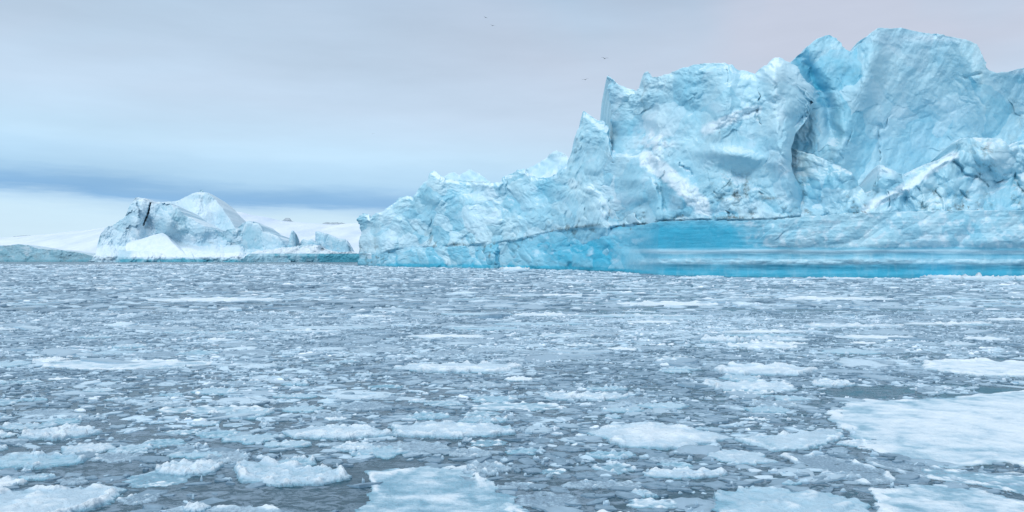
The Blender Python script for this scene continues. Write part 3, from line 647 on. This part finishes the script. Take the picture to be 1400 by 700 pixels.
hero_poly([(500, 645), (560, 640), (645, 636), (665, 655), (710, 690), (790, 745), (760, 790), (560, 800), (430, 760), (478, 705), (510, 672)], .20, 'flat', 'flat frosted floe cut by the bottom edge, left of centre', 104, (80, 340), mound=.05, lumps=.12, rim=.5)
hero_poly([(318, 640), (330, 632), (420, 640), (470, 645), (478, 655), (440, 664), (380, 666), (330, 660)], .42, 'lumpy', 'white floe with a crumbly raised rim above the dark open water', 105, (60, 260), mound=.1, lumps=.7, rim=.9)
hero_poly([(-60, 690), (20, 672), (110, 668), (176, 668), (150, 690), (60, 715), (-80, 730)], .36, 'lumpy', 'thick white floe in the bottom left corner', 106, (70, 280), mound=.4, lumps=.6, rim=.8)
hero_poly([(170, 705), (240, 696), (340, 692), (415, 700), (430, 730), (300, 760), (170, 745)], .20, 'thin', 'sunken blue floe with a beaded white rim at the bottom edge', 107, (60, 280), mound=.02, lumps=.1, rim=1.2)
hero(252, 286, 684, 700, .30, 'lumpy', 'single crumbly white lump standing on the rim of the sunken blue floe', 108, name='ice_lump', lumps=.9, mound=.9)
hero_poly([(970, 690), (985, 672), (1040, 668), (1120, 674), (1190, 690), (1200, 725), (1090, 750), (990, 730)], .34, 'blue', 'lumpy pale blue floe at the bottom edge, right of centre', 109, (70, 300), mound=.2, lumps=1.1, rim=.4)
hero_poly([(800, 592), (840, 585), (900, 580), (950, 588), (1003, 600), (975, 608), (920, 616), (850, 612)], .42, 'lumpy', 'large mounded white floe with rough snow top in the right foreground', 110, (60, 260), mound=.7, lumps=.45, rim=.5)
hero_poly([(1000, 602), (1060, 596), (1150, 588), (1155, 600), (1110, 614), (1050, 618)], .36, 'lumpy', 'tilted white floe wedged between the mounded floe and the vast flat floe', 111, (50, 240), mound=.2, lumps=.4, rim=.8)
hero_poly([(380, 592), (450, 584), (520, 588), (540, 596), (470, 602), (400, 600)], .42, 'lumpy', 'left half of the long double ridge of white ice in mid foreground', 112, (50, 240), mound=.4, lumps=.7, rim=.6)
hero_poly([(530, 584), (600, 578), (700, 584), (704, 594), (630, 600), (545, 598)], .42, 'lumpy', 'right half of the long double ridge of white ice in mid foreground', 113, (50, 240), mound=.4, lumps=.7, rim=.6)
LIST = [
 (214, 303, 618, 652, .38, 'lumpy', 'rounded heap of snowy ice left of the crumbly-rimmed floe'),
 (-20, 112, 610, 642, .40, 'blue', 'bluish mounded floe at the left edge'),
 (35, 130, 576, 602, .45, 'lumpy', 'blocky white floe with a steep left end near the left edge'),
 (220, 376, 548, 566, .25, 'flat', 'long low flat floe left of centre in the middle foreground'),
 (552, 714, 490, 511, .50, 'lumpy', 'bright long white floe alone in the middle of the brash'),
 (50, 290, 482, 506, .30, 'flat', 'very long narrow pale floe on the left in middle distance'),
 (978, 1112, 490, 515, .55, 'lumpy', 'white floe crowned with small upright ice spikes'),
 (964, 1090, 512, 536, .42, 'lumpy', 'low white floe just below the spiked floe'),
 (1252, 1460, 477, 516, .50, 'flat', 'broad bright white floe cut by the right edge'),
 (735, 872, 531, 548, .38, 'lumpy', 'long crusty white floe right of centre'),
 (648, 770, 542, 562, .25, 'flat', 'thin pale floe just left of the long crusty floe'),
 (1108, 1165, 515, 530, .35, 'lumpy', 'small smooth white floe beside the teal open water'),
 (884, 990, 634, 655, .28, 'lumpy', 'small rounded white floe in the right foreground brash'),
 (798, 872, 609, 628, .24, 'blue', 'small pale floe under the large mounded floe'),
 (455, 516, 598, 618, .26, 'lumpy', 'small wedge of white ice under the double ridge'),
 (420, 600, 600, 612, .15, 'thin', 'thin grey plate under the double ridge'),
 (205, 380, 404, 413, .55, 'flat', 'long thin white streak of floe far off on the left'),
 (1000, 1088, 464, 478, .50, 'flat', 'bright flat floe in the right middle distance'),
 (850, 985, 409, 419, .60, 'flat', 'long white floe in front of the turquoise waterline band'),
 (960, 1020, 456, 470, .8, 'lumpy', 'pair of snowy lumps beside the bright flat floe'),
 (1280, 1348, 373, 385, 2.2, 'lumpy', 'white hummock of ice drifting close under the concave wall'),
 (1384, 1440, 374, 386, 2.2, 'lumpy', 'white hummock under the wall at the right edge'),
 (684, 722, 363, 372, 3.0, 'lumpy', 'snowy heap of ice against the foot of the jagged ridge'),
 (560, 780, 566, 574, .15, 'thin', 'grey slushy plate behind the double ridge'),
 (270, 330, 580, 600, .22, 'blue', 'pale blue plate between the left floes'),
 (690, 745, 606, 622, .20, 'blue', 'small blue-white plate in the centre foreground'),
 (760, 880, 650, 668, .18, 'thin', 'slushy grey plate at the bottom right of centre'),
 (1145, 1200, 596, 612, .24, 'lumpy', 'broken lumps at the left tip of the vast flat floe'),
 (700, 800, 425, 433, .5, 'flat', 'white floe in the far middle distance at centre'),
 (1100, 1230, 440, 449, .5, 'lumpy', 'white floe in the far middle distance on the right'),
 (1050, 1220, 404, 411, .6, 'flat', 'pale ribbon of ice far off before the broken slope'),
 (620, 700, 520, 530, .25, 'thin', 'small grey floe below the bright long white floe'),
 (1120, 1180, 640, 655, .2, 'thin', 'thin grey plate beside the triangular floe'),
]
for i, (a, b_, c, d, h, st, lab) in enumerate(LIST):
    hero(a, b_, c, d, h, st, lab, 200 + i * 3, res=(34, 160) if c > 450 else (16, 90), lumps=.9 if st == 'lumpy' else .25, mound=.4 if st == 'lumpy' else .1, rim=.8)

RW = random.Random(11)
for k in range(14):
    px = 500 + 900 * (k + RW.random()) / 14; py = float(WL(px)) + RW.uniform(.8, 4.5); x, y = G(px, py)
    w = RW.uniform(1.2, 5.) * (1.5 if k % 5 == 0 else 1)
    place_floe(px, py, ell(w, w * .5, 700 + 3 * k, .25), RW.uniform(.5, 1.6), 'lumpy', 'small white hummock drifting close along the waterline of the huge iceberg', 700 + 3 * k, (12, 56),
               group='hummocks along the waterline', lumps=RW.uniform(.6, 1.2), mound=RW.uniform(.3, 1.), rim=.6)

def blocked(x, y, m=1.0):
    for cx, cy, r in OCC:
        dx, dy = x - cx, y - cy; d = math.hypot(dx, dy)
        if d > r.max() * m + .2: continue
        k = int((math.atan2(dy, dx) % (2 * math.pi)) / (2 * math.pi) * 24) % 24
        if d < r[k] * m + .1: return True
    return False

OPEN = [(440, 682, 165, 19), (1190, 536, 70, 9), (530, 640, 60, 12), (130, 640, 60, 10), (1350, 502, 90, 12), (880, 350, 0, 0)]   # leads of open water
def open_water(px, py):
    return any(rx and ((px - cx) / rx) ** 2 + ((py - cy) / ry) ** 2 < 1 for cx, cy, rx, ry in OPEN)

R2 = random.Random(5); made = 0; tries = 0
while made < 236 and tries < 5000:
    tries += 1
    py = 376 + 336 * R2.random() ** 1.35; px = R2.uniform(-40, 1440)
    if py < 460 and px < 600 and R2.random() < .55: continue
    if py < WL(px) + 5 and px > 470: continue
    x, y = G(px, py)
    if open_water(px, py) or blocked(x, y, 1.22): continue
    w = R2.uniform(.35, 1.15) * (1 + y / 30.) * (.62 if y > 40 else .46)
    dd = w * R2.uniform(.45, .9)
    if y > 55: w *= R2.uniform(1., 2.8); dd *= .8
    h = min(.55, R2.uniform(.10, .24) * (1 + y / 70.))
    st = R2.choice(['lumpy', 'flat', 'blue', 'thin', 'thin', 'blue'])
    zone = 0 if y < 38 else 1 if y < 90 else 2
    lab = ['small snowy floe among the brash in the foreground', 'low white floe lying in the grey brash of the middle distance', 'far thin white floe seen as a streak before the icebergs'][zone]
    grp_ = ['small foreground floes', 'middle distance floes', 'far floes'][zone]
    place_floe(px, py, ell(w, dd, 1000 + made * 3, .24), h, st, lab, 1000 + made * 3, ((22, 84) if zone == 0 else (14, 60) if zone == 1 else (9, 40)), group=grp_,
               lumps=R2.uniform(.1, .8) * (1 if st in ('lumpy', 'blue') else .3), mound=R2.uniform(0, .5) * (st != 'thin'), rim=R2.uniform(.4, 1.1))
    made += 1

# brash: the uncountable plates and crumbs between the floes, one object each kind
def brash_material(name, thin):
    m, nt, b = nodes(name)
    at = N(nt, 'ShaderNodeAttribute', attribute_name='tint')
    f = noise_tex(nt, 5., 5, .6); g2 = noise_tex(nt, .5, 4, .6)
    c = mixc(nt, mth(nt, 'MULTIPLY', ramp(nt, f, [(.35, 0.), (.65, 1.)]), .35), at.outputs['Color'], (.34, .48, .61))
    nt.links.new(c, b.inputs['Base Color']); b.inputs['Roughness'].default_value = .45 if thin else .6
    b.inputs['Specular IOR Level'].default_value = .4
    bp = N(nt, 'ShaderNodeBump'); nt.links.new(f, bp.inputs['Height']); bp.inputs['Strength'].default_value = .5; bp.inputs['Distance'].default_value = .05
    nt.links.new(bp.outputs[0], b.inputs['Normal'])
    return m

def brash(name, label, n, y0, y1, size, flat, hgt, cols, mat, seed, k=9, expo=1.0, cover=None, jit=1., smooth=False):
    rs = np.random.default_rng(seed)
    # uniform over the sea surface between y0 and y1, in a wedge a little wider than the view
    yy = np.sqrt(rs.uniform(y0 ** 2, y1 ** 2, n * 2)); xx = rs.uniform(-1, 1, n * 2) * (.80 * yy + 16)
    keep = np.ones(len(yy), bool)
    px = 700 + F * xx / yy; py = HZ + F * H / yy
    keep &= ~((py < WL(px) + 1.0) & (px > 470)); keep &= yy < 740
    wp = 14 * noise(px / 30, py / 8, 8)
    for cx, cy, rx, ry in OPEN:
        if rx: keep &= ((px + wp - cx) / rx) ** 2 + ((py + wp * .15 - cy) / ry) ** 2 > 1
    cl = 1.1 * fbm(xx / 9., yy / 5., 77, 4) + .9 * fbm(xx / 34., yy / 17., 78, 3)
    keep &= rs.uniform(-1.6, .6, len(yy)) < cl if cover is None else rs.uniform(-cover, .4, len(yy)) < cl
    for cx, cy, r in OCC:
        if cy > 110: continue
        dx, dy = xx - cx, yy - cy; d = np.hypot(dx, dy); near = d < r.max()
        kk = ((np.arctan2(dy, dx) % (2 * np.pi)) / (2 * np.pi) * 24).astype(int) % 24
        keep &= ~(near & (d < r[kk] * .97))
    xx, yy = xx[keep][:n], yy[keep][:n]; n = len(xx)
    s = size[0] * (size[1] / size[0]) ** (rs.uniform(0, 1, n) ** expo) * (1 + yy / 120.)
    asp = rs.uniform(.22, .8, n); rot = rs.normal(0, .45, n)
    th = (np.arange(k)[None] + rs.uniform(-.3, .3, (n, k))) / k * 2 * np.pi
    rr = s[:, None] * .5 * (1 + jit * (rs.uniform(.68, 1.15, (n, k)) - 1))
    lx = np.cos(th) * rr; ly = np.sin(th) * rr * asp[:, None]
    cr, sr = np.cos(rot)[:, None], np.sin(rot)[:, None]
    ox = lx * cr - ly * sr; oy = lx * sr + ly * cr
    h = (hgt[0] + (hgt[1] - hgt[0]) * rs.uniform(0, 1, n) ** 2)[:, None] * (1 + .006 * yy[:, None])
    tx, ty = rs.normal(0, .05, (n, 1)), rs.normal(0, .07, (n, 1))
    rings = [(1.02, -.03, 0), (.97, flat, .25), (.62, 1., .5)]
    P = []
    for sc, hz, j in rings:
        z = hz * h * (1 + j * rs.uniform(-1, 1, (n, k))) + (tx * ox + ty * oy if hz > 0 else 0) * (hz > 0)
        P.append(np.stack([xx[:, None] + ox * sc, yy[:, None] + oy * sc, z], -1))
    P.append(np.stack([xx[:, None] + ox[:, :1] * 0, yy[:, None], h * rs.uniform(.75, 1.0, (n, 1))], -1))
    V = np.concatenate(P, 1); nvp = 3 * k + 1
    loc = []
    for r_ in range(2):
        for i in range(k):
            j = (i + 1) % k; loc += [[r_ * k + i, r_ * k + j, (r_ + 1) * k + j], [r_ * k + i, (r_ + 1) * k + j, (r_ + 1) * k + i]]
    for i in range(k): loc.append([2 * k + i, 2 * k + (i + 1) % k, 3 * k])
    loc = np.array(loc); Q = (loc[None] + (np.arange(n) * nvp)[:, None, None]).reshape(-1, 3)
    c0, c1 = np.array(cols[0]), np.array(cols[1]); t = rs.uniform(0, 1, n)[:, None] ** 1.5
    mac = fbm(xx / 28., yy / 14., 81, 4) + .7 * fbm(xx / 6., yy / 4., 82, 2); near = .35 * np.exp(-((F * H / yy - 42) / 22.) ** 2) * sst(0., .25, xx / yy)[:, ] ; mac = mac + near; t = np.clip(t * (1 + 1.3 * mac[:, None]) + .25 * mac[:, None] - .06, 0, 1.2)
    colr = c0 + (c1 - c0) * t
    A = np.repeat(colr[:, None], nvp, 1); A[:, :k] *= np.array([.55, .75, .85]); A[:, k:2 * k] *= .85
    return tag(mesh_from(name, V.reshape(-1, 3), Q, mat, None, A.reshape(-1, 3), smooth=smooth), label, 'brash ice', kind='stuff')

THIN, LUMP = brash_material('thin_plate_ice', True), brash_material('crumb_ice', False)
GREY, PALE, WHITE = (.145, .25, .335), (.46, .63, .74), (.76, .87, .95)
brash('thin_ice_plates', 'thin grey translucent ice plates covering the sea', 50000, 10, 75, (.14, .95), .85, (.012, .05), (GREY, PALE), THIN, 1, 9, 1.6, cover=1.35)
brash('slush_pans', 'low smooth translucent pans of grey slush between the floes', 1900, 10, 120, (.7, 3.4), .8, (.02, .045), ((.25, .38, .48), (.52, .68, .78)), THIN, 6, 22, 1.5, cover=1.35, jit=.55)
brash('far_ice_plates', 'grey ice plates thinning to streaks towards the icebergs', 42000, 75, 460, (.5, 2.6), .8, (.02, .10), (GREY, PALE), THIN, 2, 7, 1.6, cover=1.35)
brash('brash_ice', 'small white crumbs and lumps of ice between the floes', 16000, 10, 80, (.07, .55),   .6, (.02, .10), (PALE, WHITE), LUMP, 3, 8, 2.0)
brash('far_brash_ice', 'distant white crumbs of ice scattered over the sea', 13000, 80, 480, (.25, 1.4), .6, (.04, .20), (PALE, WHITE), LUMP, 4, 6, 2.0)

# ------------------------------------------------------------------ gulls
gm, nt, b = nodes('gull_feathers')
nt.links.new(mixc(nt, noise_tex(nt, 9, 3), (.05, .055, .06), (.16, .17, .18)), b.inputs['Base Color']); b.inputs['Roughness'].default_value = .8
def gull(px, py, Y, label, bank, head, flap=.25, span=1.4):
    x, z = (px - 700) / F * Y, H + (HZ - py) / F * Y
    g = empty('gull', (x, Y, z)); g.rotation_euler = (0, bank, head); tag(g, label, 'bird', 'gulls wheeling in the grey sky')
    n = 12; th = np.linspace(0, 2 * np.pi, 8, endpoint=False)
    t = np.linspace(-.30, .28, n); r = .075 * np.sqrt(np.clip(1 - (t / .31) ** 2, .01, 1)) * np.where(t > .12, .8, 1); r[0] = .03; r[-1] = .012
    V = np.stack([np.cos(th)[None] * r[:, None], t[:, None] + 0 * th[None], np.sin(th)[None] * r[:, None] + .012 * (t[:, None] > .15)], -1)
    mesh_from('body', V.reshape(-1, 3), grid_quads(n, 8, True), gm, g)
    for s in (-1, 1):
        u = np.linspace(0, 1, 12); xs = s * (.04 + u * span * .5)
        zz = flap * np.where(u < .45, u / .45, 1 - (u - .45) * .55) * .6
        lead = .10 + .07 * np.sin(np.minimum(u / .45, 1) * 1.57) - .25 * np.maximum(u - .45, 0); ch = .17 * (1 - u ** 2.2) + .015
        rows = [np.stack([xs, lead, zz], -1), np.stack([xs, lead - ch * .5, zz + .015], -1), np.stack([xs, lead - ch, zz], -1), np.stack([xs, lead - ch * .5, zz - .008], -1)]
        V = np.stack(rows); mesh_from('wing', V.reshape(-1, 3), np.concatenate([grid_quads(4, 12), np.stack([np.r_[36:47], np.r_[37:48], np.r_[1:12], np.r_[0:11]], -1)]), gm, g)
gull(827, 80, 150, 'gull gliding with both wings spread, nearest the iceberg summit', .05, .2, .35)
gull(800, 109, 165, 'gull gliding below and left of the one nearest the summit', -.12, -.3, .3)
gull(664, 24, 230, 'tiny gull flying highest near the top edge of the photograph', .2, .5, .2)
gull(673, 35, 190, 'gull just below the highest one, wings tilted down to the right', .3, -.4, .25)
gull(510, 183, 420, 'faint speck of a gull far off left of the snowy peaks', .1, .3, .3)

# ------------------------------------------------------------------ sky, light, camera
w = bpy.data.worlds.new('World'); SC.world = w; w.use_nodes = True; nt = w.node_tree; nt.nodes.clear()
SUN_EL, SUN_AZ = 42, -35                                    # behind the left shoulder of the viewer
out = N(nt, 'ShaderNodeOutputWorld'); tc = N(nt, 'ShaderNodeTexCoord'); sp = N(nt, 'ShaderNodeSeparateXYZ'); nt.links.new(tc.outputs['Generated'], sp.inputs[0])
def S(r, g, b_): return tuple(((c / 255 + .055) / 1.055) ** 2.4 if c > 10 else c / 255 / 12.92 for c in (r, g, b_))
def wn(scale, sx, sy, sz, det=5, rg=.5, dist=0.):
    mp = N(nt, 'ShaderNodeMapping'); mp.inputs['Scale'].default_value = (sx, sy, sz); nt.links.new(tc.outputs['Generated'], mp.inputs[0])
    n = N(nt, 'ShaderNodeTexNoise'); nt.links.new(mp.outputs[0], n.inputs['Vector']); n.inputs['Scale'].default_value = scale; n.inputs['Detail'].default_value = det
    n.inputs['Roughness'].default_value = rg; n.inputs['Distortion'].default_value = dist; return n.outputs[0]
warp = mth(nt, 'MULTIPLY', mth(nt, 'SUBTRACT', wn(2.2, 1, 1, 4, 4), .5), .035)
warp2 = mth(nt, 'MULTIPLY', mth(nt, 'SUBTRACT', wn(6, 1, 1, 9, 6, .62), .5), .03)
el = mth(nt, 'ADD', sp.outputs[2], mth(nt, 'ADD', warp, warp2))
el = mth(nt, 'ADD', el, mth(nt, 'MULTIPLY', sp.outputs[0], .035))
c1 = ramp(nt, el, [(0.0, S(206, 232, 248)), (.036, S(203, 231, 248)), (.050, S(184, 217, 243)), (.057, S(136, 183, 226)), (.068, S(142, 187, 227)), (.086, S(176, 213, 241)), (.125, S(193, 225, 248)), (.18, S(195, 219, 241)),
                   (.28, S(180, 204, 226)), (.36, S(166, 193, 218)), (.6, S(212, 225, 238)), (1., S(247, 250, 253))])
pink = mth(nt, 'MULTIPLY', ramp(nt, wn(1.7, 1, 1, 2.4, 4, .5, .4), [(.42, 0.), (.62, 1.)]), ramp(nt, sp.outputs[2], [(.10, 0.), (.25, 1.)]))
side = ramp(nt, mth(nt, 'MULTIPLY_ADD', sp.outputs[0], .8, .5, clamp=True), [(.35, .25), (.75, 1.)])
c1 = mixc(nt, mth(nt, 'MULTIPLY', mth(nt, 'MULTIPLY', pink, side), .75), c1, S(200, 203, 219))
fl = ramp(nt, wn(3.5, 1, 1, 5, 6, .55), [(.3, .98), (.7, 1.09)])
c1 = mixc(nt, 1.0, c1, fl, 'MULTIPLY')
bg = N(nt, 'ShaderNodeBackground'); nt.links.new(c1, bg.inputs[0]); 
zen = mth(nt, 'MULTIPLY_ADD', mth(nt, 'MAXIMUM', mth(nt, 'SUBTRACT', sp.outputs[2], .4), 0.), .6, 1.06); nt.links.new(zen, bg.inputs[1])
sky = N(nt, 'ShaderNodeTexSky', sky_type='NISHITA', sun_disc=False); sky.sun_elevation = math.radians(SUN_EL); sky.sun_rotation = math.radians(180 + 35)
bg2 = N(nt, 'ShaderNodeBackground'); nt.links.new(sky.outputs[0], bg2.inputs[0]); bg2.inputs[1].default_value = .05
mx = N(nt, 'ShaderNodeMixShader'); mx.inputs[0].default_value = .92
nt.links.new(bg2.outputs[0], mx.inputs[1]); nt.links.new(bg.outputs[0], mx.inputs[2]); nt.links.new(mx.outputs[0], out.inputs[0])

ld = bpy.data.lights.new('sun', 'SUN'); ld.energy = 1.45; ld.angle = math.radians(16); ld.color = (1., .985, .97)
so = bpy.data.objects.new('sun', ld); link(so)
from mathutils import Vector
dv = Vector((math.sin(math.radians(SUN_AZ)) * math.cos(math.radians(SUN_EL)), -math.cos(math.radians(SUN_AZ)) * math.cos(math.radians(SUN_EL)), math.sin(math.radians(SUN_EL))))
so.rotation_euler = dv.to_track_quat('Z', 'Y').to_euler(); so.location = (0, 0, 60)

cd = bpy.data.cameras.new('camera'); cd.sensor_width = 36; cd.lens = 36 * F / 1400; cd.clip_end = 60000; cd.clip_start = .1
co = bpy.data.objects.new('camera', cd); link(co); co.location = (0, 0, H); co.rotation_euler = (math.radians(90), 0, 0)
SC.camera = co
SC.view_settings.view_transform = 'Standard'; SC.view_settings.look = 'None'; SC.view_settings.exposure = 0
